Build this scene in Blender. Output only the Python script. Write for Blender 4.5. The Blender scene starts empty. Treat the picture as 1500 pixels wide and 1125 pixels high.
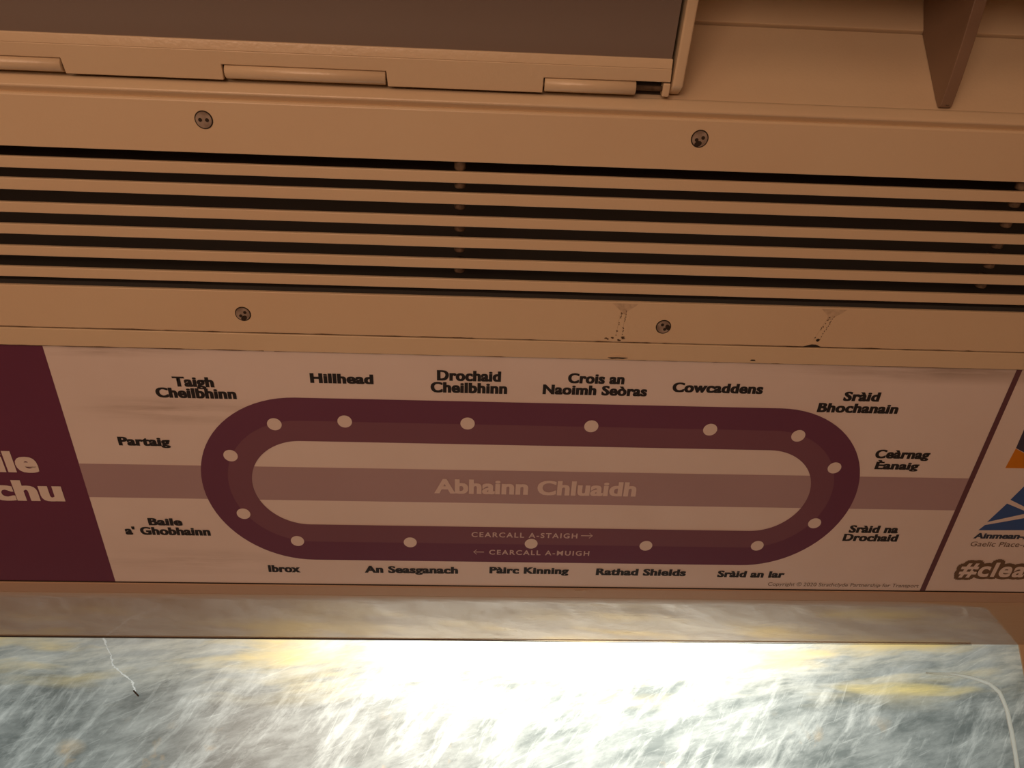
import bpy, bmesh, math, random
from mathutils import Vector, Matrix
C = bpy.context.scene.collection
SC = bpy.context.scene
R = math.radians
random.seed(7)

# ------------------------------------------------------------------ camera
FPX = 1100.0
xc = Vector((25250, -588, -FPX)).normalized()            # the car's long axis seen from the camera
fw = Vector((0, 0, -1)); f0 = (fw - fw.dot(xc) * xc).normalized(); u0 = xc.cross(f0)
PITCH = R(18)
yc = f0 * math.cos(PITCH) - u0 * math.sin(PITCH)
zc = f0 * math.sin(PITCH) + u0 * math.cos(PITCH)
cam_d = bpy.data.cameras.new('camera'); cam = bpy.data.objects.new('camera', cam_d); C.objects.link(cam)
cam.matrix_world = Matrix(((xc.x, xc.y, xc.z, 0), (yc.x, yc.y, yc.z, 0), (zc.x, zc.y, zc.z, 1.5), (0, 0, 0, 1)))
cam_d.sensor_width = 36; cam_d.lens = FPX / 1500 * 36; cam_d.clip_start = .01
SC.camera = cam

# ------------------------------------------------------------------ light
w = bpy.data.worlds.new('world'); SC.world = w; w.use_nodes = True
w.node_tree.nodes['Background'].inputs[0].default_value = (.90, .97, .96, 1)
w.node_tree.nodes['Background'].inputs[1].default_value = .62

def area(name, loc, target, sx, sy, power, col, spread=180):
    d = bpy.data.lights.new(name, 'AREA'); d.shape = 'RECTANGLE'; d.size = sx; d.size_y = sy
    d.energy = power; d.color = col; d.spread = R(spread)
    o = bpy.data.objects.new(name, d); C.objects.link(o); o.location = loc
    o.rotation_euler = (Vector(target) - Vector(loc)).to_track_quat('-Z', 'Y').to_euler()
    return o
WARM = (1, .61, .365)
area('unseen_saloon_light', (-.75, -1.0, 1.64), (0, .6, 1.75), 1.2, .34, 4.0, WARM)
area('unseen_saloon_light', (-.42, -1.0, 1.15), (0, .6, 1.7), 1.0, .35, 8.0, (1, .615, .405))  # added low fill light lifts the sloped panels
area('station_lamp', (.11, 1.12, 1.446), (.11, .95, 1.441), .54, .075, 1.9, (1, .98, .9))

SC.view_settings.view_transform = 'Standard'; SC.view_settings.look = 'None'
SC.view_settings.exposure = 0; SC.view_settings.gamma = 1; SC.view_settings.use_curve_mapping = False

# ------------------------------------------------------------------ materials
def nodes(name):
    m = bpy.data.materials.new(name); m.use_nodes = True
    t = m.node_tree; return m, t, t.nodes['Principled BSDF']
def mth(t, op, a, b=None, clamp=False):
    n = t.nodes.new('ShaderNodeMath'); n.operation = op; n.use_clamp = clamp
    for i, v in enumerate((a, b)):
        if v is None: continue
        if isinstance(v, (int, float)): n.inputs[i].default_value = v
        else: t.links.new(v, n.inputs[i])
    return n.outputs[0]
def noise(t, vec, scale, detail=3, rough=.55):
    n = t.nodes.new('ShaderNodeTexNoise'); n.inputs['Scale'].default_value = scale
    n.inputs['Detail'].default_value = detail; n.inputs['Roughness'].default_value = rough
    t.links.new(vec, n.inputs['Vector']); return n.outputs['Fac']
def mapping(t, vec, scale=(1, 1, 1), rot=(0, 0, 0)):
    r = t.nodes.new('ShaderNodeMapping'); r.inputs['Rotation'].default_value = rot
    t.links.new(vec, r.inputs['Vector'])
    s = t.nodes.new('ShaderNodeMapping'); s.inputs['Scale'].default_value = scale
    t.links.new(r.outputs[0], s.inputs['Vector']); return s.outputs[0]
def objc(t):
    return t.nodes.new('ShaderNodeTexCoord').outputs['Object']
def rng(t, v, a, b, c=0, d=1):
    n = t.nodes.new('ShaderNodeMapRange'); n.inputs[1].default_value = a; n.inputs[2].default_value = b
    n.inputs[3].default_value = c; n.inputs[4].default_value = d; t.links.new(v, n.inputs[0]); return n.outputs[0]
def mixc(t, fac, a, b):
    n = t.nodes.new('ShaderNodeMix'); n.data_type = 'RGBA'
    for i, v in ((0, fac), (6, a), (7, b)):
        if isinstance(v, (int, float)): n.inputs[i].default_value = v
        elif isinstance(v, tuple): n.inputs[i].default_value = v + (1,)
        else: t.links.new(v, n.inputs[i])
    return n.outputs[2]
def sep(t, v):
    n = t.nodes.new('ShaderNodeSeparateXYZ'); t.links.new(v, n.inputs[0]); return n.outputs

def mat(name, col, rough=.4, metal=0, spec=.5, var=0, bump=0, bscale=300, col2=None, vscale=8, coat=0):
    m, t, p = nodes(name)
    p.inputs['Base Color'].default_value = col + (1,); p.inputs['Roughness'].default_value = rough
    p.inputs['Metallic'].default_value = metal; p.inputs['Specular IOR Level'].default_value = spec
    p.inputs['Coat Weight'].default_value = coat
    o = objc(t)
    if var:
        c2 = col2 or tuple(c * .82 for c in col)
        f = rng(t, noise(t, o, vscale, 5), .38, .68, 0, var)
        t.links.new(mixc(t, f, col, c2), p.inputs['Base Color'])
    if bump:
        b = t.nodes.new('ShaderNodeBump'); b.inputs['Strength'].default_value = bump; b.inputs['Distance'].default_value = .001
        t.links.new(noise(t, o, bscale, 2), b.inputs['Height']); t.links.new(b.outputs[0], p.inputs['Normal'])
    return m

M = {}
M['cream'] = mat('cream_paint', (.74, .60, .42), .33, var=.5, col2=(.70, .53, .36), bump=.12, bscale=420, vscale=5)
M['cream_trim'] = mat('pale_cream_paint', (.74, .61, .43), .36, var=.5, col2=(.68, .55, .38), bump=.1, bscale=420, vscale=6)
M['cream_lip_shaded'] = mat('shaded_cream_paint', (.55, .39, .28), .6, spec=.12, var=.4, col2=(.50, .34, .235), vscale=6)  # same cream paint, darkened so the lip's weaker light sits in the colour
M['cream_gloss'] = mat('gloss_cream_paint', (.74, .60, .42), .27, var=.4, col2=(.70, .53, .36), bump=.2, bscale=260, vscale=6)
M['fin'] = mat('grey_brown_paint', (.27, .18, .125), .42, var=.5, vscale=12)
M['dark'] = mat('dark_duct', (.06, .052, .045), .9)
M['black'] = mat('black_rubber', (.03, .025, .02), .6)
M['grime'] = mat('brown_grime', (.085, .05, .028), .8, var=.6, col2=(.2, .13, .08), vscale=300)
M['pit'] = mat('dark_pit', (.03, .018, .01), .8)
M['grime_pale'] = mat('faint_grime', (.64, .50, .35), .6, var=.9, col2=(.48, .36, .24), vscale=260)
M['metal'] = mat('dull_steel', (.46, .38, .32), .45, metal=.25, var=.7, col2=(.20, .14, .10), vscale=150)
M['tube'] = mat('worn_spacer', (.20, .14, .095), .6, var=.9, col2=(.07, .05, .035), vscale=220)
M['diffuser'] = mat('grey_diffuser_plastic', (.235, .19, .165), .32, var=.4, col2=(.25, .215, .20), vscale=4)
M['floor'] = mat('floor_vinyl', (.22, .11, .07), .6, var=.5)
M['wall'] = mat('wall_laminate', (.55, .36, .22), .5, var=.4)
PURPLE = (.155, .045, .098); PURPLE_L = (.205, .082, .128)
M['purple'] = mat('deep_purple_ink', PURPLE, .38, var=.35, vscale=6)
M['purple_line'] = mat('purple_line_ink', (.165, .062, .118), .38, var=.3, vscale=6)
M['purple_light'] = mat('light_purple_line_ink', (.215, .100, .145), .38, var=.3, vscale=6)
M['divider'] = mat('plum_ink', (.14, .065, .085), .4)
M['river'] = mat('mauve_river_ink', (.455, .335, .365), .38, var=.3, vscale=5)
M['river_text'] = mat('pale_mauve_ink', (.74, .63, .60), .38)
M['ink'] = mat('black_ink', (.022, .022, .025), .5)
M['paper_print'] = mat('pale_print', (.80, .72, .68), .38)
M['print_dim'] = mat('pale_lettering_on_line', (.64, .53, .53), .4)
M['blue'] = mat('blue_ink', (.045, .12, .36), .4)
M['navy'] = mat('navy_ink', (.055, .055, .10), .4)
M['orange'] = mat('orange_ink', (.66, .24, .02), .4)
M['brown_ink'] = mat('brown_outline_ink', (.17, .115, .075), .45)
M['navy_text'] = mat('dark_blue_ink', (.035, .055, .10), .45)
m, t, p = nodes('pale_sealant'); M['seal'] = m
p.inputs['Base Color'].default_value = (.80, .82, .78, 1); p.inputs['Roughness'].default_value = .5
tr = t.nodes.new('ShaderNodeBsdfTranslucent'); tr.inputs[0].default_value = (.92, .94, .90, 1)
mx = t.nodes.new('ShaderNodeMixShader'); mx.inputs[0].default_value = .85
t.links.new(p.outputs[0], mx.inputs[1]); t.links.new(tr.outputs[0], mx.inputs[2])
t.links.new(mx.outputs[0], t.nodes['Material Output'].inputs['Surface'])

# poster sheet: off white with dust smudges
m, t, p = nodes('poster_vinyl'); M['poster'] = m
o = objc(t); s = sep(t, o)
streak = noise(t, mapping(t, o, (5, 60, 1)), 1.0, 5, .65)
def band(v, c, h): return mth(t, 'SUBTRACT', 1, mth(t, 'DIVIDE', mth(t, 'ABSOLUTE', mth(t, 'SUBTRACT', v, c)), h), True)
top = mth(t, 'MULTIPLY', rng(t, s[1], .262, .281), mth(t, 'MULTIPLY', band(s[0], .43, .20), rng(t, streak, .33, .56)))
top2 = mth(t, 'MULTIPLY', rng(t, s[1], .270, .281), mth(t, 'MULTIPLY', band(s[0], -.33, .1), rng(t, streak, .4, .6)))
sm = mth(t, 'MULTIPLY', mth(t, 'MULTIPLY', band(s[1], .216, .016), band(s[0], -.28, .10)), rng(t, streak, .45, .7, 0, .9))
sm2 = mth(t, 'MULTIPLY', mth(t, 'MULTIPLY', band(s[1], .03, .02), band(s[0], -.29, .12)), rng(t, streak, .42, .66, 0, .6))
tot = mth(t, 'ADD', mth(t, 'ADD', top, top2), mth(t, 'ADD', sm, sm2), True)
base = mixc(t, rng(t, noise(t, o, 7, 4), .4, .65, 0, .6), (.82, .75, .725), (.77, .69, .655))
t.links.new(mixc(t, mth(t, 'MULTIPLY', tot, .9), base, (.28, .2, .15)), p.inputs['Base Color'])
p.inputs['Roughness'].default_value = .38

# glossy soffit above the window
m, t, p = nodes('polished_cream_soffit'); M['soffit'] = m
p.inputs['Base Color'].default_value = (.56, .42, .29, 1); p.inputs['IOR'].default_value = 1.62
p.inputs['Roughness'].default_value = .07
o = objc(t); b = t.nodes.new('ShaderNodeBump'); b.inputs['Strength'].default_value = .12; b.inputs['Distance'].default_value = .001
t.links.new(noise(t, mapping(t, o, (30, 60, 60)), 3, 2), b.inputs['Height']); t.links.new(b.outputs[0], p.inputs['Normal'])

# scratched, clouded window plastic
m, t, p = nodes('scratched_window_plastic'); M['pane'] = m
t.nodes.remove(p)
o = objc(t); s = sep(t, o)
wob = mapping(t, o, (1, 1, 1))
nv = t.nodes.new('ShaderNodeTexNoise'); nv.inputs['Scale'].default_value = 6; t.links.new(o, nv.inputs['Vector'])
vm = t.nodes.new('ShaderNodeVectorMath'); vm.operation = 'MULTIPLY_ADD'
t.links.new(nv.outputs['Color'], vm.inputs[0]); vm.inputs[1].default_value = (.03, .03, .03); t.links.new(o, vm.inputs[2])
ov = vm.outputs[0]
cloud = noise(t, mapping(t, ov, (6, 1, 17), (0, R(20), 0)), 2.0, 9, .68)
diag = noise(t, mapping(t, ov, (6, 1, 26), (0, R(50), 0)), 1.7, 8, .70)
fine = noise(t, mapping(t, ov, (8, 1, 190), (0, R(22), 0)), 1.6, 4, .7)
fine2 = noise(t, mapping(t, ov, (7, 1, 150), (0, R(62), 0)), 1.2, 4, .7)
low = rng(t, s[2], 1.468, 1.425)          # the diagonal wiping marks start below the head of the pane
smear = noise(t, mapping(t, ov, (4, 1, 36), (0, R(7), 0)), 2.0, 9, .70)
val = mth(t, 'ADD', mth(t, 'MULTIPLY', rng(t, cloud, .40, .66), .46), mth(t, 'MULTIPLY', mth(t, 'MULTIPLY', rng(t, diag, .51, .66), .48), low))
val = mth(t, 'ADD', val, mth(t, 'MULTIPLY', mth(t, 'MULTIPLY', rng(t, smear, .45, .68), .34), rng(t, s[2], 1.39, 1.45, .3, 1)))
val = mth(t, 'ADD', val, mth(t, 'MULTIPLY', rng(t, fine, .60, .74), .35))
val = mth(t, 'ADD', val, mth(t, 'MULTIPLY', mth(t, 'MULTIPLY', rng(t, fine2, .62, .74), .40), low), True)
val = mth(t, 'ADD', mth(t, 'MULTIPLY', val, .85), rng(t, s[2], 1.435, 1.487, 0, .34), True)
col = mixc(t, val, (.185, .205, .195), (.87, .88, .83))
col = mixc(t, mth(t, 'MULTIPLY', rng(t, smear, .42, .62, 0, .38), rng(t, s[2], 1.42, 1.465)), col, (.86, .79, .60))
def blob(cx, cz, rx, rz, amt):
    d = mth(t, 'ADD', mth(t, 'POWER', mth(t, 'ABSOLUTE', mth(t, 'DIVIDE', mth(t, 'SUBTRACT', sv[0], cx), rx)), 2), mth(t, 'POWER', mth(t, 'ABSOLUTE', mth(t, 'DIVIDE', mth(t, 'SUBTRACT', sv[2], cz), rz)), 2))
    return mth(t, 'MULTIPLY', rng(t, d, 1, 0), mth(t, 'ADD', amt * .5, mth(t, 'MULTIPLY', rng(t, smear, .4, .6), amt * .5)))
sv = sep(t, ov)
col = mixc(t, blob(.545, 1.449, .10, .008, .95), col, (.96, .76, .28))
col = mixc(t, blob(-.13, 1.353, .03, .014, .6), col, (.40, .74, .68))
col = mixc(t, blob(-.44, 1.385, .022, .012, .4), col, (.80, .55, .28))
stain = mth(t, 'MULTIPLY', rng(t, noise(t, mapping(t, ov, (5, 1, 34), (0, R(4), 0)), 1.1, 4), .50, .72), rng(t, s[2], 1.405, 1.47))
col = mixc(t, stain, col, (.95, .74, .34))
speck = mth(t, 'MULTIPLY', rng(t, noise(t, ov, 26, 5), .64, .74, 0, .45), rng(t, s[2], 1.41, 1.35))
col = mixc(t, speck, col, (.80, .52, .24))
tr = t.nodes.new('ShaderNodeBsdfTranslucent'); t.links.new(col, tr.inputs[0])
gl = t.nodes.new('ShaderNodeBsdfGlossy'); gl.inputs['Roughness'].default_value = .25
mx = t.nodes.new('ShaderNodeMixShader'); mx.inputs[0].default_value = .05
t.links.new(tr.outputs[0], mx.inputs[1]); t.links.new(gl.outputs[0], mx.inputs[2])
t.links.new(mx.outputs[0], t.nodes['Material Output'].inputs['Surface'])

# ------------------------------------------------------------------ helpers
def link(name, bm, material, parent=None, mats=None, bevel=0, segs=2, smooth=False):
    me = bpy.data.meshes.new(name)
    bmesh.ops.recalc_face_normals(bm, faces=bm.faces[:])
    bm.to_mesh(me); bm.free()
    ob = bpy.data.objects.new(name, me); C.objects.link(ob)
    for k in (mats or [material]): me.materials.append(M[k])
    if parent: ob.parent = parent
    if bevel:
        b = ob.modifiers.new('bevel', 'BEVEL'); b.width = bevel; b.segments = segs; b.limit_method = 'ANGLE'; b.angle_limit = R(35)
    if smooth or bevel:
        for f in me.polygons: f.use_smooth = True
        if bevel:
            e = ob.modifiers.new('wn', 'WEIGHTED_NORMAL')
    return ob
def tag(o, label=None, cat=None, group=None, kind=None):
    for k, v in (('label', label), ('category', cat), ('group', group), ('kind', kind)):
        if v: o[k] = v
    return o
def empty(name, mw, label, cat, group=None):
    o = bpy.data.objects.new(name, None); C.objects.link(o); o.matrix_world = mw; o.empty_display_size = .05
    return tag(o, label, cat, group)
def frame(y, z, el):
    """local x = along the car, local y = up the slope of elevation el, local z = out of the surface"""
    u = Vector((0, math.cos(R(el)), math.sin(R(el)))); n = Vector((1, 0, 0)).cross(u)
    return Matrix(((1, u.x, n.x, 0), (0, u.y, n.y, y), (0, u.z, n.z, z), (0, 0, 0, 1)))
def prism(bm, poly, a, b, axis='x', mi=0):
    """extrude a 2D polygon along an axis between a and b; axis x: poly is (y,z), axis z: poly is (x,y)"""
    def P(q, h): return (h, q[0], q[1]) if axis == 'x' else (q[0], q[1], h)
    v0 = [bm.verts.new(P(q, a)) for q in poly]; v1 = [bm.verts.new(P(q, b)) for q in poly]
    n = len(poly); fs = [bm.faces.new(v0), bm.faces.new(v1[::-1])]
    for i in range(n): fs.append(bm.faces.new((v0[i], v0[(i + 1) % n], v1[(i + 1) % n], v1[i])))
    for f in fs: f.material_index = mi
    return bm
def boxm(bm, x0, x1, y0, y1, z0, z1, mi=0):
    return prism(bm, [(y0, z0), (y1, z0), (y1, z1), (y0, z1)], x0, x1, 'x', mi)
def tube(bm, pts, r, seg=12, caps=True, mi=0):
    rings = []
    for i, q in enumerate(pts):
        q = Vector(q); a = Vector(pts[max(i - 1, 0)]); c = Vector(pts[min(i + 1, len(pts) - 1)])
        d = (c - a).normalized(); s = d.orthogonal() if abs(d.y) > .9 else d.cross(Vector((0, 1, 0))).normalized()
        s.normalize(); e = d.cross(s); rr = r[i] if isinstance(r, list) else r
        rings.append([bm.verts.new(q + s * math.cos(k * math.tau / seg) * rr + e * math.sin(k * math.tau / seg) * rr) for k in range(seg)])
    for i in range(len(rings) - 1):
        for k in range(seg):
            f = bm.faces.new((rings[i][k], rings[i][(k + 1) % seg], rings[i + 1][(k + 1) % seg], rings[i + 1][k])); f.material_index = mi
    if caps:
        for rg in (rings[0], rings[-1]): bm.faces.new(rg).material_index = mi
    return bm
def disc(bm, cx, cy, r, z0, z1, n=32, mi=0, sx=1):
    return prism(bm, [(cx + math.cos(k * math.tau / n) * r * sx, cy + math.sin(k * math.tau / n) * r) for k in range(n)], z0, z1, 'z', mi)
def NB(): return bmesh.new()

X0, X1 = -1.9, 1.9
# slope frames taken along the side of the car
PB = (.83888, 1.54336)          # foot of the poster
PT = (.62805, 1.72989)          # head of the poster
FP = frame(PB[0], PB[1], 138.5)
FG = frame(PT[0], PT[1], 140.5)
HN = (.45468, 1.87380)          # hinge line of the light box
FH = frame(HN[0], HN[1], 147)
def gp(l, d=0): v = FG @ Vector((0, l, d)); return (v.y, v.z)
def pp(l, d=0): v = FP @ Vector((0, l, d)); return (v.y, v.z)
def hp(l, d=0): v = FH @ Vector((0, l, d)); return (v.y, v.z)

# ------------------------------------------------------------------ setting
LIP = (.85962, 1.52829); GL = (.96228, 1.48545)      # lip edge and the window's head
WB, WX0, WX1 = 1.165, -.86, .682
bm = NB(); boxm(bm, X0, X1, -1.35, 1.1, -.06, 0); tag(link('floor', bm, 'floor'), kind='structure')
bm = NB(); boxm(bm, X0, X1, -1.40, -1.34, 0, 2.15); tag(link('wall_front', bm, 'wall'), kind='structure')
bm = NB(); boxm(bm, X0 - .05, X0, -1.4, 1.1, -.06, 2.2); tag(link('wall_left', bm, 'wall'), kind='structure')
bm = NB(); boxm(bm, X1, X1 + .05, -1.4, 1.1, -.06, 2.2); tag(link('wall_right', bm, 'wall'), kind='structure')
# side wall: lip and soffit over the window, jambs and dado, backing behind the poster
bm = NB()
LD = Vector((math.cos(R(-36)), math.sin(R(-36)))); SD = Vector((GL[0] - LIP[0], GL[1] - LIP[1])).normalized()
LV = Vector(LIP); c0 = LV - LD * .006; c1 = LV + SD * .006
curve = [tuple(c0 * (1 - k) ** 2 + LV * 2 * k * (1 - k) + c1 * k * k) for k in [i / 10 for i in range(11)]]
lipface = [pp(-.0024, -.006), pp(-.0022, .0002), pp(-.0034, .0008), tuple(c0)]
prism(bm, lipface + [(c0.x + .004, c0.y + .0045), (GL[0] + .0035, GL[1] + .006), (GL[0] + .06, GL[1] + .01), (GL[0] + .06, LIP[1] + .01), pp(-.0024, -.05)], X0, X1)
lip = link('wall_upper', bm, 'cream_lip_shaded', bevel=.0010); tag(lip, kind='structure')
bm = NB()
boxm(bm, WX1, X1, GL[0], GL[0] + .06, WB, GL[1] + .02); boxm(bm, X0, WX0, GL[0], GL[0] + .06, WB, GL[1] + .02)
boxm(bm, X0, X1, GL[0], GL[0] + .06, 0, WB)
tag(link('wall_back', bm, 'cream'), kind='structure')
bm = NB()
back = [(GL[0] + .0034, GL[1] + .0048)] + [(x + .0035, z + .0040) for x, z in curve[::-1]]
prism(bm, curve + [(GL[0] + .0004, GL[1] - .0002)] + back, X0, X1)
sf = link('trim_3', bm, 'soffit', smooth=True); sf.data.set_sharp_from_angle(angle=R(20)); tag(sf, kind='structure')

# window
win = bpy.data.objects.new('window_1', None); C.objects.link(win); win.location = (-.09, GL[0], WB); tag(win, kind='structure')
def inwin(o):
    o.parent = win; o.matrix_parent_inverse = Matrix.Translation(win.location).inverted(); return o
ys = GL[0] - .0005
KS = GL[0] / .89722
pts = [(.520, ys, 1.4548), (.5542, ys, 1.4534), (.5737, ys, 1.4499), (.5929, ys, 1.4439), (.6035, ys, 1.4345), (.6085, ys, 1.416), (.6092, ys, 1.3878), (.6085, ys, 1.3566), (.6085, ys, 1.27), (.6085, ys, 1.222), (.603, ys, 1.205), (.588, ys, 1.197), (.56, ys, 1.1945), (.3, ys, 1.194), (WX0 + .02, ys, 1.194)]
pts = [(a * KS, b, 1.5 + (c - 1.5) * KS) for a, b, c in pts]
fine_pts, fr = [], []
for i in range(len(pts) - 1):
    k = max(1, int((Vector(pts[i + 1]) - Vector(pts[i])).length / .006)) if pts[i][2] > 1.25 else 1
    for j in range(k):
        f = j / k; jit = .0005 * (random.random() - .5)
        fine_pts.append((pts[i][0] * (1 - f) + pts[i + 1][0] * f + jit, ys, pts[i][2] * (1 - f) + pts[i + 1][2] * f))
        fr.append((.0030 if len(fine_pts) > 16 else .0006 + .0024 * len(fine_pts) / 16) * random.uniform(.9, 1.1))
fine_pts.append(pts[-1]); fr.append(.0030)
bm = NB(); tube(bm, fine_pts, fr, 8)
for vv in bm.verts: vv.co.y = ys + .0022 + (vv.co.y - ys) * .35
inwin(link('seal', bm, 'seal', smooth=True))
# the pane is slotted where the sealant runs
crk = [(x * KS, 1.5 + (z - 1.5) * KS) for x, z in [(-.4100, 1.4880), (-.4060, 1.4790), (-.3985, 1.4690), (-.3970, 1.4640), (-.3937, 1.4568), (-.3890, 1.4530), (-.3810, 1.4470), (-.3720, 1.4420), (-.3690, 1.4370), (-.3660, 1.4292)]]
cl, crt = [], []
for i in range(len(crk) - 1):
    for j in range(5):
        f = j / 5; hw = random.uniform(.0004, .0014)
        cx_, cz_ = crk[i][0] * (1 - f) + crk[i + 1][0] * f + random.uniform(-.0009, .0009), crk[i][1] * (1 - f) + crk[i + 1][1] * f
        cl.append((cx_ - hw, cz_ - hw * .3)); crt.append((cx_ + hw, cz_ + hw * .3))
cl[0] = (cl[0][0], GL[1] + .004); crt[0] = (crt[0][0], GL[1] + .004)
tip = crk[-1]
bm = NB(); bm.faces.new([bm.verts.new((x, GL[0] + .0018, z)) for x, z in cl + [tip] + crt[::-1]])
inwin(link('crack', bm, 'seal'))
bm = NB(); prism(bm, [(x * KS, 1.5 + (z - 1.5) * KS) for x, z in [(-.3675, 1.4310), (-.3668, 1.4325), (-.3600, 1.4265), (-.3610, 1.4253)]], 0, .0004, 'z')
for vv in bm.verts: vv.co = Vector((vv.co.x, ys - vv.co.z, vv.co.y))
inwin(link('splinter', bm, 'black'))
ins, outs = [], []
for i, q in enumerate(fine_pts):
    a_ = Vector(fine_pts[max(i - 1, 0)]); b_ = Vector(fine_pts[min(i + 1, len(fine_pts) - 1)])
    d_ = (b_ - a_).normalized(); h = min(fr[i], .0030) * .8 * min(1, i / 10)
    nx, nz = d_.z, -d_.x
    ins.append((q[0] + nx * h, q[2] + nz * h)); outs.append((q[0] - nx * h, q[2] - nz * h))
outline = [(WX0, WB - .01), (WX1, WB - .01), (WX1, GL[1] + .004)] + crt + [tip] + cl[::-1] + [(WX0, GL[1] + .004), (WX0, ins[-1][1])] + ins[::-1] + outs[1:] + [(WX0, outs[-1][1])]
bm = NB(); bm.faces.new([bm.verts.new((x, GL[0] + .002, z)) for x, z in outline])
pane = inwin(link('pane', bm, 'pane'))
# dark gasket along the head of the glass, thick on the left and fading to the right
bm = NB(); prism(bm, [(-1.2, 0), (-.2, 0), (.62, 0), (.62, .0006), (.10, .0008), (-.10, .0018), (-.28, .0034), (-.45, .0026), (-1.2, .0026)], 0, .0012, 'z')
g = link('gasket', bm, 'black'); g.matrix_world = Matrix(((1, 0, 0, 0), (0, 0, -1, GL[0] - .0003), (0, 1, 0, GL[1] - .0012), (0, 0, 0, 1)))
mwg = g.matrix_world.copy(); g.parent = win; g.matrix_parent_inverse = Matrix.Translation(win.location).inverted(); g.matrix_basis = mwg

# ceiling beyond the light boxes: recess wall and the panel above its seam
bm = NB()
prism(bm, [(.4625, 1.8765), (.4627, 1.9481), (.50, 1.9481), (.50, 1.8765)], X0, X1)
tag(link('wall_recess', bm, 'cream'), kind='structure')
ceil = [(.4600, 1.9496), (.4588, 1.9555), (.4540, 1.976), (.440, 2.006), (.41, 2.028), (.37, 2.036), (.340, 2.036), (.334, 1.955), (.334, 1.893), (.331, 1.890), (.322, 1.890), (.318, 1.95), (-.6, 1.955), (-1.0, 1.94), (-1.36, 1.86)]  # the unseen hanging lip is shaped to shade the panel above the seam
bm = NB(); prism(bm, ceil + [(-1.36, 2.16), (.52, 2.16), (.52, 1.9495)], X0, X1)
tag(link('ceiling', bm, 'cream', bevel=.0008), kind='structure')
# bead rail between grille and recess
bm = NB(); gt = gp(.2112)
bead = [(.470, 1.8650), (.4612, 1.8650), (.4602, 1.8660), (.4600, 1.869), (.4600, 1.8735), (.4604, 1.8752), (.4614, 1.8765), (.4626, 1.8770), (.470, 1.8772)]
prism(bm, bead, X0, X1); tag(link('trim_2', bm, 'cream_gloss', smooth=False, bevel=.0006), kind='structure')
# flat rail that holds the head of the poster
bm = NB(); prism(bm, [gp(.0002, -.004), gp(.0002, .0022), gp(.0174, .0022), gp(.0174, -.004)], X0, X1)
rail = link('trim_1', bm, 'cream_trim', bevel=.0007); tag(rail, kind='structure')
bm = NB()
base = [gp(x, .0024) for x in ()]
for x0, pr in ((.1135, [(0, .0010), (.0018, .0003), (.006, .0008), (.011, .0004), (.0165, .0006), (.0185, .0012), (.0178, .0032), (.014, .0046), (.004, .0046), (.0008, .0033)]),):
    pr = [(x0 + a, l + .0016) for a, l in pr]
    prism(bm, pr, .0021, .0026, 'z', 0)
    lo = [(x0 + .0002, .0030), (x0 + .004, .0017), (x0 + .009, .0022), (x0 + .014, .0019), (x0 + .0183, .0031), (x0 + .0168, .0032), (x0 + .009, .0034), (x0 + .003, .0032)]
    prism(bm, lo, .0025, .0029, 'z', 1)
prism(bm, [(.2425, .0030), (.2475, .0030), (.2465, .0042), (.2435, .0043)], .0021, .0026, 'z', 1)
ch = link('paint_chip', bm, None, mats=['cream', 'black']); ch.parent = rail; ch.matrix_basis = FG
tag(ch, 'chipped paint with a dark lower edge')

# ------------------------------------------------------------------ ventilation grille
gr = empty('ventilation_grille', FG, 'long cream ventilation grille with six slats above the map poster', 'vent grille')
TH = .0022
bm = NB(); prism(bm, [(.0186, -.002), (.0186, TH), (.0576, TH), (.0576, -.0014), (.0564, -.0014), (.0564, 0), (.0198, 0), (.0198, -.002)], X0, X1)
link('flange', bm, 'cream', gr, bevel=.0006)
bm = NB(); prism(bm, [(.1718, -.004), (.1718, TH), (.2090, TH), (.2104, TH - .0014), (.2104, -.004), (.2080, -.004), (.2080, 0), (.1730, 0), (.1730, -.004)], X0, X1)
link('flange', bm, 'cream', gr, bevel=.0006)
slats = [(.0650, .0738), (.0836, .0919), (.1020, .1104), (.1199, .1282), (.1382, .1474), (.1552, .1639)]
for a, b in slats:
    bm = NB(); prism(bm, [(a, 0), (a, .0016), (b, .0016), (b, -.0020), (b - .0012, -.0020), (b - .0012, 0)], X0, X1)
    link('slat', bm, 'cream', gr, bevel=.0007)
bm = NB()
boxm(bm, X0, X1, .0560, .1760, -.075, -.070); boxm(bm, X0, X1, .0520, .0560, -.075, -.012); boxm(bm, X0, X1, .1760, .180, -.075, -.012)
link('duct', bm, 'dark', gr)
tops = [b for a, b in slats[1:]] + [.1718]
lows = [a for a, b in slats] + [.1718]
for sx in (-.468, -.0188, .4305):
    for i, l in enumerate(lows[1:] if True else []):
        bm = NB(); drop = .0062 if i < 5 else .0085
        pts2 = [(sx, l + .006, -.006), (sx, l - drop + .0016, -.006), (sx, l - drop + .0006, -.006), (sx, l - drop, -.006)]
        tube(bm, pts2, [.0045, .0045, .0039, .0022], 16)
        link('spacer', bm, 'tube', gr, smooth=True)
def screw(x, l, rot):
    bm = NB(); disc(bm, 0, 0, .0067, TH - .001, TH + .0002, 28, 1); disc(bm, 0, 0, .0058, TH, TH + .0006, 28, 0)
    for sgn in (-1, 1): disc(bm, sgn * .0025, 0, .0014, TH + .0005, TH + .0008, 14, 1)
    if rot: disc(bm, -.002, -.0032, .0021, TH + .0005, TH + .0007, 10, 1, 1.4)
    o = link('screw', bm, None, gr, mats=['metal', 'pit']); o.matrix_basis = Matrix.Translation((x, l, 0)) @ Matrix.Rotation(rot, 4, 'Z')
    return o
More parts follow.
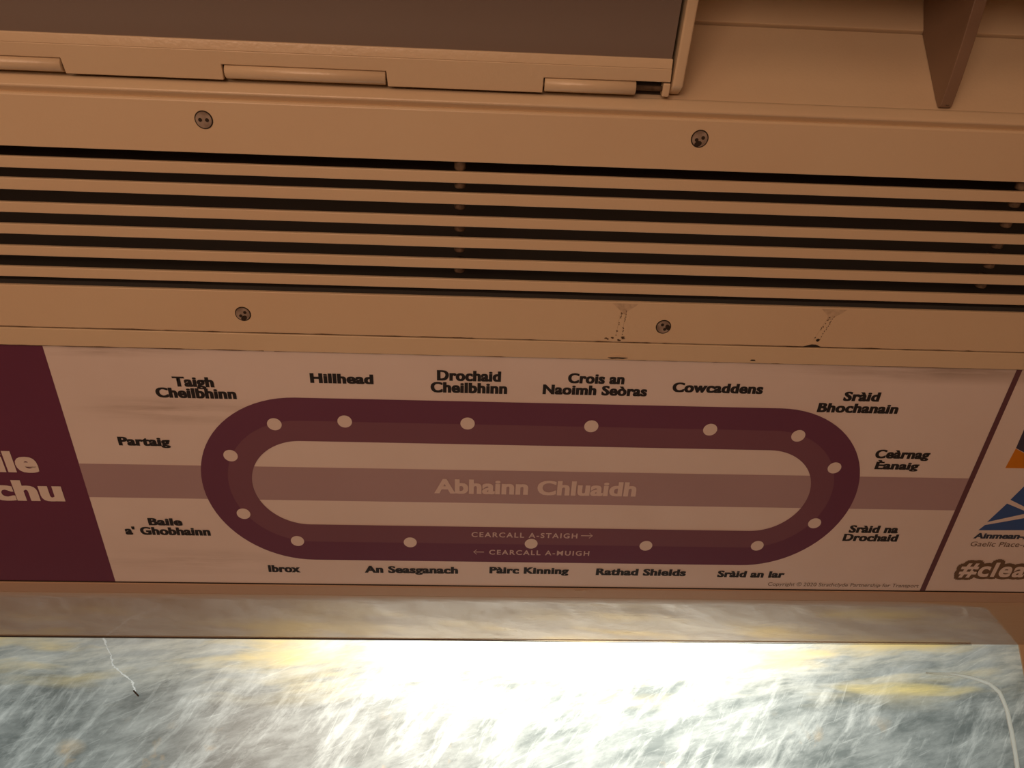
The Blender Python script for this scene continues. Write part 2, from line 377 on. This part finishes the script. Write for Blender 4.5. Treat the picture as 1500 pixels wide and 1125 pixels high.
for x, l, r_ in ((-.2066, .1961, 0), (.1621, .1960, .35), (-.2017, .0366, .7), (.1590, .0350, 2.1), (-.571, .196, .4), (.527, .196, 1.2), (-.566, .036, 2), (.524, .035, .9)):
    tag(screw(x, l, r_), 'tarnished pig nose screw head')
# run marks of old glue and grime on the lower flange
def blot(bm, cx, cy, rx, ry, z, n=14, mi=0, jag=.3):
    prism(bm, [(cx + math.cos(k * math.tau / n) * rx * random.uniform(1 - jag, 1), cy + math.sin(k * math.tau / n) * ry * random.uniform(1 - jag, 1)) for k in range(n)], z, z + .0001, 'z', mi)
def run_mark(x, sl):
    bm = NB(); z = TH + .00004
    fan = [(x - .011, .0564), (x + .0115, .0564), (x + .008, .0530), (x + .003, .0495), (x + .0012 - sl * .2, .0460), (x - .0020 - sl * .2, .0465), (x - .0040, .0500)]
    prism(bm, fan, z, z + .00005, 'z', 0)
    for k in range(26):
        f = random.random(); yy = .0495 - f * .024
        blot(bm, x - sl * f + random.choice((-1, 1)) * (.0022 + .0012 * f) * random.uniform(.6, 1), yy, .0005, .0007, z, 7, 1)
    for sgn in (-1, 1):
        prism(bm, [(x - .001 + sgn * .0022, .049), (x - .0007 + sgn * .0022, .049), (x - sl + sgn * .0026 + .0003, .026), (x - sl + sgn * .0026, .026)], z, z + .0001, 'z', 0)
    return bm
bm = run_mark(.123, .002)
for k in range(9): blot(bm, .118 + random.uniform(-.009, .008), .0205 + random.uniform(-.001, .0035), random.uniform(.001, .003), .0008, TH + .00006, 9, 1)
tag(link('glue_run', bm, None, gr, mats=['grime_pale', 'grime']), 'brown run mark below the slats')
bm = run_mark(.305, .008)
z = TH
prism(bm, [(.281, .0194), (.286, .0215), (.2925, .0236), (.299, .0240), (.305, .0215), (.311, .0194)], z, z + .0003, 'z', 2)
prism(bm, [(.286, .0190), (.290, .0203), (.294, .0216), (.298, .0214), (.302, .0196), (.306, .0190)], z + .0003, z + .0005, 'z', 3)
blot(bm, .2985, .0258, .0019, .0017, z, 12, 3)
tag(link('glue_run', bm, None, gr, mats=['grime_pale', 'grime', 'cream', 'black']), 'brown run mark over a torn paint flake')

def grime_line(name, parent, x0, x1, y, z, wmin, wmax, dens=1.0, step=.012, mk='grime'):
    """a dirty seam: short ragged slivers of unequal width along the joint"""
    up, dn, x = [], [], x0
    while x < x1:
        wv = random.uniform(wmin, wmax) if random.random() < dens else .00006
        up.append((x, y + wv * random.uniform(.3, 1))); dn.append((x, y - wv * random.uniform(.2, .8)))
        x += step * random.uniform(.3, 1.2)
    bm = NB(); prism(bm, up + dn[::-1], z, z + .00012, 'z')
    return link(name, bm, mk, parent)
tag(grime_line('seam_grime', gr, -1.2, 1.2, .0188, TH, .0002, .0009, .8), 'dark grime along the joint')
gg = grime_line('seam_grime', rail, -.47, -.18, .0006, .0023, .0002, .0007, .8); gg.matrix_basis = FG
gg = grime_line('seam_grime', rail, -.18, 1.0, .0006, .0023, .0001, .0004, .45); gg.matrix_basis = FG

# ------------------------------------------------------------------ light box (hinged)
lb = empty('ceiling_light', FH, 'unlit ceiling light box with grey diffuser and cream hinged frame', 'light fitting')
XR = .1338
cuts = []
x = XR - .0001
tabs = [(-.0718, .0414), (-.2995, -.1880), (-.527, -.4150), (-.7545, -.6425), (-.982, -.870), (-1.21, -1.098)]
poly = [(-1.30, .0094)]
for a, b in sorted(tabs): poly += [(a, .0094), (a + .0006, -.0012), (b - .0002, -.0012), (b, .0094)]
poly += [(XR + .0002, .0098), (XR - .0004, .0190), (-1.30, .0190)]
bm = NB(); prism(bm, poly, -.003, .0012, 'z')
prism(bm, [(.0188, .0012), (.0254, -.0006), (.0254, -.003), (.0188, -.003)], -1.30, XR - .0004)
link('door_frame', bm, 'cream_gloss', lb, bevel=.0007)
bm = NB(); boxm(bm, -1.30, XR - .0012, .0250, .139, -.0045, -.0016); link('diffuser', bm, 'diffuser', lb)
for a, b in ((.0424, .1092), (-.1866, -.0726), (-.4140, -.3004), (-.6415, -.5279), (-.869, -.7554), (-1.097, -.983)):
    bm = NB(); tube(bm, [(a, .0042, -.0022), (a + .0004, .0042, -.0022), (b - .0004, .0042, -.0022), (b, .0042, -.0022)], [.0046, .0051, .0051, .0046], 20)
    link('hinge', bm, 'cream_gloss', lb, smooth=True)
bm = NB(); tube(bm, [(-1.28, .0042, -.0022), (XR, .0042, -.0022)], .0018, 10); link('hinge_pin', bm, 'tube', lb, smooth=True)
bm = NB(); boxm(bm, .1292, .1346, -.0010, .0086, -.008, .0006); link('hinge_stop', bm, 'cream_gloss', lb, bevel=.001)
inv = FH.inverted()
def toh(y, z): v = inv @ Vector((0, y, z)); return (v.y, v.z)
bm = NB(); prism(bm, [toh(*q) for q in ((.4612, 1.8800), (.4612, 1.944), (.452, 1.976), (.438, 2.006), (.408, 2.026), (.372, 2.034), (.350, 2.034), (.348, 1.962))], -1.30, XR - .002)
link('housing', bm, 'dark', lb)
bm = NB()
ep = [(-.0005, -.006), (.003, -.0005), (.0075, .0036), (.1375, .0042)] + [toh(*q) for q in ((.3475, 2.034), (.37, 2.034), (.408, 2.026), (.438, 2.006), (.452, 1.977), (.4606, 1.95), (.4615, 1.882))]
prism(bm, ep, .1352, .1432); link('end_plate', bm, 'cream_gloss', lb, bevel=.0016, segs=3)

# ------------------------------------------------------------------ bare bracket for the next light box
br = Matrix.Translation((.3425, .4598, 1.8776))
finp = [(.4612, 1.8782), (.4590, 1.8770), (.4570, 1.8778), (.4422, 1.8890), (.4228, 1.9055), (.4036, 1.9236), (.372, 1.955), (.352, 1.976), (.348, 2.034), (.37, 2.034), (.408, 2.026), (.438, 2.006), (.4525, 1.976), (.4606, 1.950), (.4622, 1.9478), (.4622, 1.886)]
bm = NB(); prism(bm, [(a - .4598, c - 1.8776) for a, c in finp], 0, .0092)
fin = link('light_bracket', bm, 'fin', bevel=.0007); fin.matrix_world = br
tag(fin, 'grey brown pointed bracket plate fixed in the open ceiling recess', 'bracket')
bm = NB(); disc(bm, .0052, -.0008, .0022, 0, .0004, 12)
k_ = link('worn_tip', bm, 'grime', fin)
k_.matrix_basis = Matrix.Translation((0, -.0028, .0008)) @ (Matrix(((1, 0, 0, 0), (0, .72, -.69, 0), (0, -.69, -.72, 0), (0, 0, 0, 1))))

# ------------------------------------------------------------------ poster
po = empty('advertising_poster', FP, 'long transit map poster in purple and white between grille and window', 'poster')
PX0, PX1, PH = -1.25, 1.25, .2814
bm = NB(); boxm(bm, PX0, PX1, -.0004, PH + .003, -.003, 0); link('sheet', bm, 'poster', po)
# backing wall behind the sheet
bm = NB(); prism(bm, [pp(-.004, -.004), pp(PH + .001, -.004), pp(PH + .001, -.010), pp(PH + .045, -.012), pp(PH + .045, -.03), pp(-.004, -.03)], X0, X1); tag(link('wall_cove', bm, 'cream'), kind='structure')
def flat(name, poly, z, mk, label=None, parent=po):
    bm = NB(); prism(bm, poly, z - .00012, z, 'z'); o = link(name, bm, mk, parent)
    if label: o['label'] = label
    return o
L1, L2, L3, L4 = .0002, .0004, .0006, .0008
flat('title_panel', [(PX0, -.0004), (-.3795, -.0004), (-.3795, PH), (PX0, PH)], L1, 'purple', 'deep purple title panel')
flat('river_band', [(-.3795, .1133), (.4945, .1143), (.4945, .1556), (-.3795, .1540)], L1, 'river', 'mauve river band')
XL, XRC, SCN = -.1675, .2835, .1340
def stadium(r, n=40, xl=XL, xr=XRC, sc=SCN):
    a = [(xr + r * math.sin(k * math.pi / n), sc + r * math.cos(k * math.pi / n)) for k in range(n + 1)]
    return a + [(xl - r * math.sin(k * math.pi / n), sc - r * math.cos(k * math.pi / n)) for k in range(n + 1)]
def ring(name, ro, ri, z, mk, label):
    bm = NB(); A = stadium(ro); B = stadium(ri); n = len(A)
    a = [bm.verts.new((*q, z)) for q in A]; b = [bm.verts.new((*q, z)) for q in B]
    for i in range(n): bm.faces.new((a[i], a[(i + 1) % n], b[(i + 1) % n], b[i]))
    r_ = bmesh.ops.extrude_face_region(bm, geom=bm.faces[:])
    bmesh.ops.translate(bm, verts=[e for e in r_['geom'] if isinstance(e, bmesh.types.BMVert)], vec=(0, 0, -.00012))
    o = link(name, bm, mk, po); o['label'] = label
ring('route_loop', .0995, .0742, L2, 'purple_line', 'dark purple outer route loop')
ring('route_loop', .0743, .0514, L2, 'purple_light', 'lighter purple inner route loop')
flat('divider', [(.4925, -.0004), (.4925, PH), (.4978, PH), (.4985, -.0004)], L2, 'divider', 'plum dividing line')
dots = [(-.1895, .2039), (-.1243, .2086), (-.0101, .2092), (.1065, .2090), (.2203, .2080), (.3068, .2030), (.3521, .1658), (.3500, .0945), (.2965, .0625), (.1784, .0603), (.0578, .0609), (-.0675, .0605), (-.1828, .0602), (-.2326, .0954), (-.2350, .1669)]
for x, y in dots:
    bm = NB(); disc(bm, x, y, .0067, L3 - .0001, L3, 36); link('station_dot', bm, 'paper_print', po)

def lettering(name, body, x0, x1, y0, y1, mk, z=L2, weight=.035, label=None, bold_only=False, cap=True, track=1.0, shear=0, fat=0, ring=0, xh=.74):
    """flat lettering fitted so that capitals stand from y0 to y1 and the line runs from x0 to x1"""
    cu = bpy.data.curves.new('lettering', 'FONT'); cu.body = body; cu.size = 1; cu.offset = weight; cu.resolution_u = 4
    cu.space_character = track; cu.shear = shear
    o = bpy.data.objects.new('lettering', cu); C.objects.link(o); bpy.context.view_layer.update()
    me = bpy.data.meshes.new_from_object(o.evaluated_get(bpy.context.evaluated_depsgraph_get()))
    bpy.data.objects.remove(o); bpy.data.curves.remove(cu)
    if ring:
        fat_shifts = [(ring * math.cos(k * math.tau / 12), ring * math.sin(k * math.tau / 12)) for k in range(12)]
    else: fat_shifts = [(-fat, 0), (fat, 0)] if fat else []
    if fat_shifts:
        bm = NB(); bm.from_mesh(me); n0 = bm.verts[:]; g0 = bm.faces[:]
        for k, (dx, dy) in enumerate(fat_shifts):
            r_ = bmesh.ops.duplicate(bm, geom=n0 + g0)
            for v in r_['geom']:
                if isinstance(v, bmesh.types.BMVert): v.co.x += dx; v.co.y += dy; v.co.z += .004 * (k + 1)
        bm.to_mesh(me); bm.free()
    xs = [v.co.x for v in me.vertices]; a, b = min(xs), max(xs)
    for v in me.vertices:          # raise the small letters to the tall x-height of the print
        y = v.co.y
        if not xh: break
        if y < 0: v.co.y = y * .72
        elif 0 < y <= XH: v.co.y = y * (xh * CAPH / XH)
        elif XH < y < CAPH * 1.3: v.co.y = xh * CAPH + (y - XH) * (CAPH * 1.3 - xh * CAPH) / (CAPH * 1.3 - XH)
    capb, capt = -weight * .6, CAPH + weight * .6
    sx = (x1 - x0) / (b - a); sy = (y1 - y0) / (capt - capb)
    for v in me.vertices: v.co = (x0 + (v.co.x - a) * sx, y0 + (v.co.y - capb) * sy, z + v.co.z * .002)
    me.materials.clear(); me.materials.append(M[mk])
    ob = bpy.data.objects.new(name, me); C.objects.link(ob); ob.parent = po
    if label: ob['label'] = label
    return ob
cu = bpy.data.curves.new('cap', 'FONT'); cu.body = 'H'; cu.size = 1
o = bpy.data.objects.new('cap', cu); C.objects.link(o); bpy.context.view_layer.update()
me = bpy.data.meshes.new_from_object(o.evaluated_get(bpy.context.evaluated_depsgraph_get())); CAPH = max(v.co.y for v in me.vertices)
o.data.body = 'x'; bpy.context.view_layer.update()
me2 = bpy.data.meshes.new_from_object(o.evaluated_get(bpy.context.evaluated_depsgraph_get())); XH = max(v.co.y for v in me2.vertices); bpy.data.meshes.remove(me2)
bpy.data.objects.remove(o); bpy.data.curves.remove(cu); bpy.data.meshes.remove(me)

def join(obs):
    """several lines of one name become one mesh"""
    bm = NB()
    for o in obs: bm.from_mesh(o.data)
    me = obs[0].data.copy(); bm.to_mesh(me); bm.free(); old = [o.data for o in obs]
    obs[0].data = me
    for o in obs[1:]: bpy.data.objects.remove(o)
    return obs[0]
names = [
 [("Taigh", -.2745, -.2383, .2425, .2524), ("Cheilbhinn", -.2918, -.2201, .2305, .2406)],
 [("Partaig", -.3369, -.2892, .1764, .1858)],
 [("Hillhead", -.1521, -.0955, .2496, .2592)],
 [("Drochaid", -.0383, .0195, .2552, .2655), ("Cheilbhinn", -.0442, .0256, .2425, .2530)],
 [("Crois an", .0803, .1321, .2556, .2655), ("Naoimh Seòras", .0581, .1545, .2433, .2531)],
 [("Cowcaddens", .1772, .2619, .2487, .2585)],
 [("Sràid", .3393, .3738, .2433, .2529), ("Bhochanain", .3178, .3954, .2303, .2401)],
 [("Ceàrnag", .3883, .4431, .1784, .1882), ("Èanaig", .3924, .4366, .1651, .1738)],
 [("Baile", -.3289, -.2953, .0784, .0874), ("a' Ghobhainn", -.3543, -.2695, .0656, .0755)],
 [("Ibrox", -.2173, -.1839, .0161, .0254)],
 [("An Seasganach", -.1167, -.0179, .0169, .0262)],
 [("Pàirc Kinning", .0154, .1002, .0181, .0270)],
 [("Rathad Shields", .1296, .2271, .0175, .0267)],
 [("Sràid an Iar", .2617, .3354, .0167, .0257)],
 [("Sràid na", .3888, .4414, .0824, .0920), ("Drochaid", .3855, .4443, .0709, .0803)],
]
for grp in names:
    o = join([lettering('station_name', *q, 'ink', weight=.034, fat=.026, track=1.07) for q in grp])
    o['label'] = 'black station name ' + ' '.join(q[0] for q in grp)
lettering('river_name', 'Abhainn Chluaidh', -.0421, .1590, .1257, .1427, 'river_text', L3, .03, fat=.014, track=1.04, label= 'pale lettering Abhainn Chluaidh')
lettering('direction_text', 'CEARCALL A-STAIGH', -.0044, .1052, .0692, .0757, 'print_dim', L3, .02, 'pale lettering Cearcall a-staigh', track=1.25, xh=0)
lettering('direction_text', 'CEARCALL A-MUIGH', .0144, .1198, .0453, .0517, 'print_dim', L3, .02, 'pale lettering Cearcall a-muigh', track=1.25, xh=0)
def arrow(x0, x1, y, s):
    bm = NB(); h = .0005
    prism(bm, [(x0, y - h), (x1, y - h), (x1, y + h), (x0, y + h)], L3 - .0001, L3, 'z')
    tip, bk = (x1, x1 - .0035) if s > 0 else (x0, x0 + .0035)
    for g_ in (-1, 1): prism(bm, [(tip, y - h * .4), (tip, y + h * .4), (bk, y + g_ * .0033 + h * .8), (bk, y + g_ * .0033 - h * .8)], L3 - .0001, L3 + .00002, 'z')
    link('direction_arrow', bm, 'print_dim', po)
arrow(.1089, .1210, .0730, 1); arrow(-.0020, .0090, .0485, -1)
lettering('copyright_line', 'Copyright © 2020 Strathclyde Partnership for Transport', .3201, .4890, .0049, .0100, 'brown_ink', L3, .002, 'tiny copyright line', xh=.68)
o = join([lettering('title', 'Baile', -.4990, -.4180, .1426, .1662, 'paper_print', L3, .034, fat=.02, track=1.05), lettering('title', 'Ghlaschu', -.5790, -.4033, .1078, .1318, 'paper_print', L3, .034, fat=.02, track=1.05)])
o['label'] = 'cream title lettering'
# right hand panel: two emblems and a hashtag
flat('emblem', [(.5248, .1693), (.5262, .1930), (.5366, .1879), (.60, .1700), (.60, .1697)], L1, 'orange', 'orange wedge of an emblem')
flat('emblem', [(.5262, .1936), (.5255, .2180), (.60, .2180), (.60, .1720), (.5366, .1885)], L1, 'navy', 'dark navy wedge of an emblem')
bm = NB()
prism(bm, [(.5456, .1294), (.5535, .1480), (.575, .170), (.61, .123), (.585, .113), (.5635, .1208)], L1 - .0001, L1, 'z')
prism(bm, [(.5323, .0995), (.544, .1244), (.5657, .1154), (.585, .1085), (.5671, .1110)], L1 - .0001, L1, 'z')
prism(bm, [(.5270, .0882), (.5315, .0953), (.5697, .1054), (.612, .1110), (.628, .0900), (.5756, .0892)], L1 - .0001, L1, 'z')
link('emblem', bm, 'blue', po)['label'] = 'blue mountain emblem cut by pale rays'
lettering('emblem_text', 'Ainmean-Àite na h-Alba', .5252, .6600, .0770, .0842, 'navy_text', L2, .03, fat=.02, label='dark bold line under the blue emblem')
lettering('emblem_text', 'Gaelic Place-Names of Scotland', .5255, .6680, .0659, .0722, 'brown_ink', L2, .002, 'thin line under the bold one')
HT = (.5272, .6570, .0225, .0425)
lettering('hashtag_outline', '#cleachdi', HT[0] - .0048, HT[1] + .0048, .0222, .0428, 'brown_ink', L2, .03, ring=.17, track=1.12, label= 'dark outline of the hashtag')
lettering('hashtag', '#cleachdi', *HT, 'paper_print', L3 + .0002, .03, 'pale hashtag', track=1.12)

# dark strip painting in the shadow gap between poster and lip, and a scuff on the lip
o = flat('gap_shadow', [(PX0, -.0019), (PX1, -.0019), (PX1, -.0003), (PX0, -.0003)], .00045, 'pit', 'dark painted gap shadow along the lower edge')
bm = NB()
for k in range(7): blot(bm, .114 + random.uniform(-.006, .006), -.0055 + random.uniform(-.0008, .0008), random.uniform(.002, .004), random.uniform(.0004, .0008), 0, 10, 0)
sc = link('scuff', bm, 'grime_pale', lip)
sc.matrix_basis = Matrix.Translation((0, *pp(0, .0))) @ (frame(0, 0, 144)) @ Matrix.Translation((0, 0, .0012))
tag(sc, 'faint brown scuff')
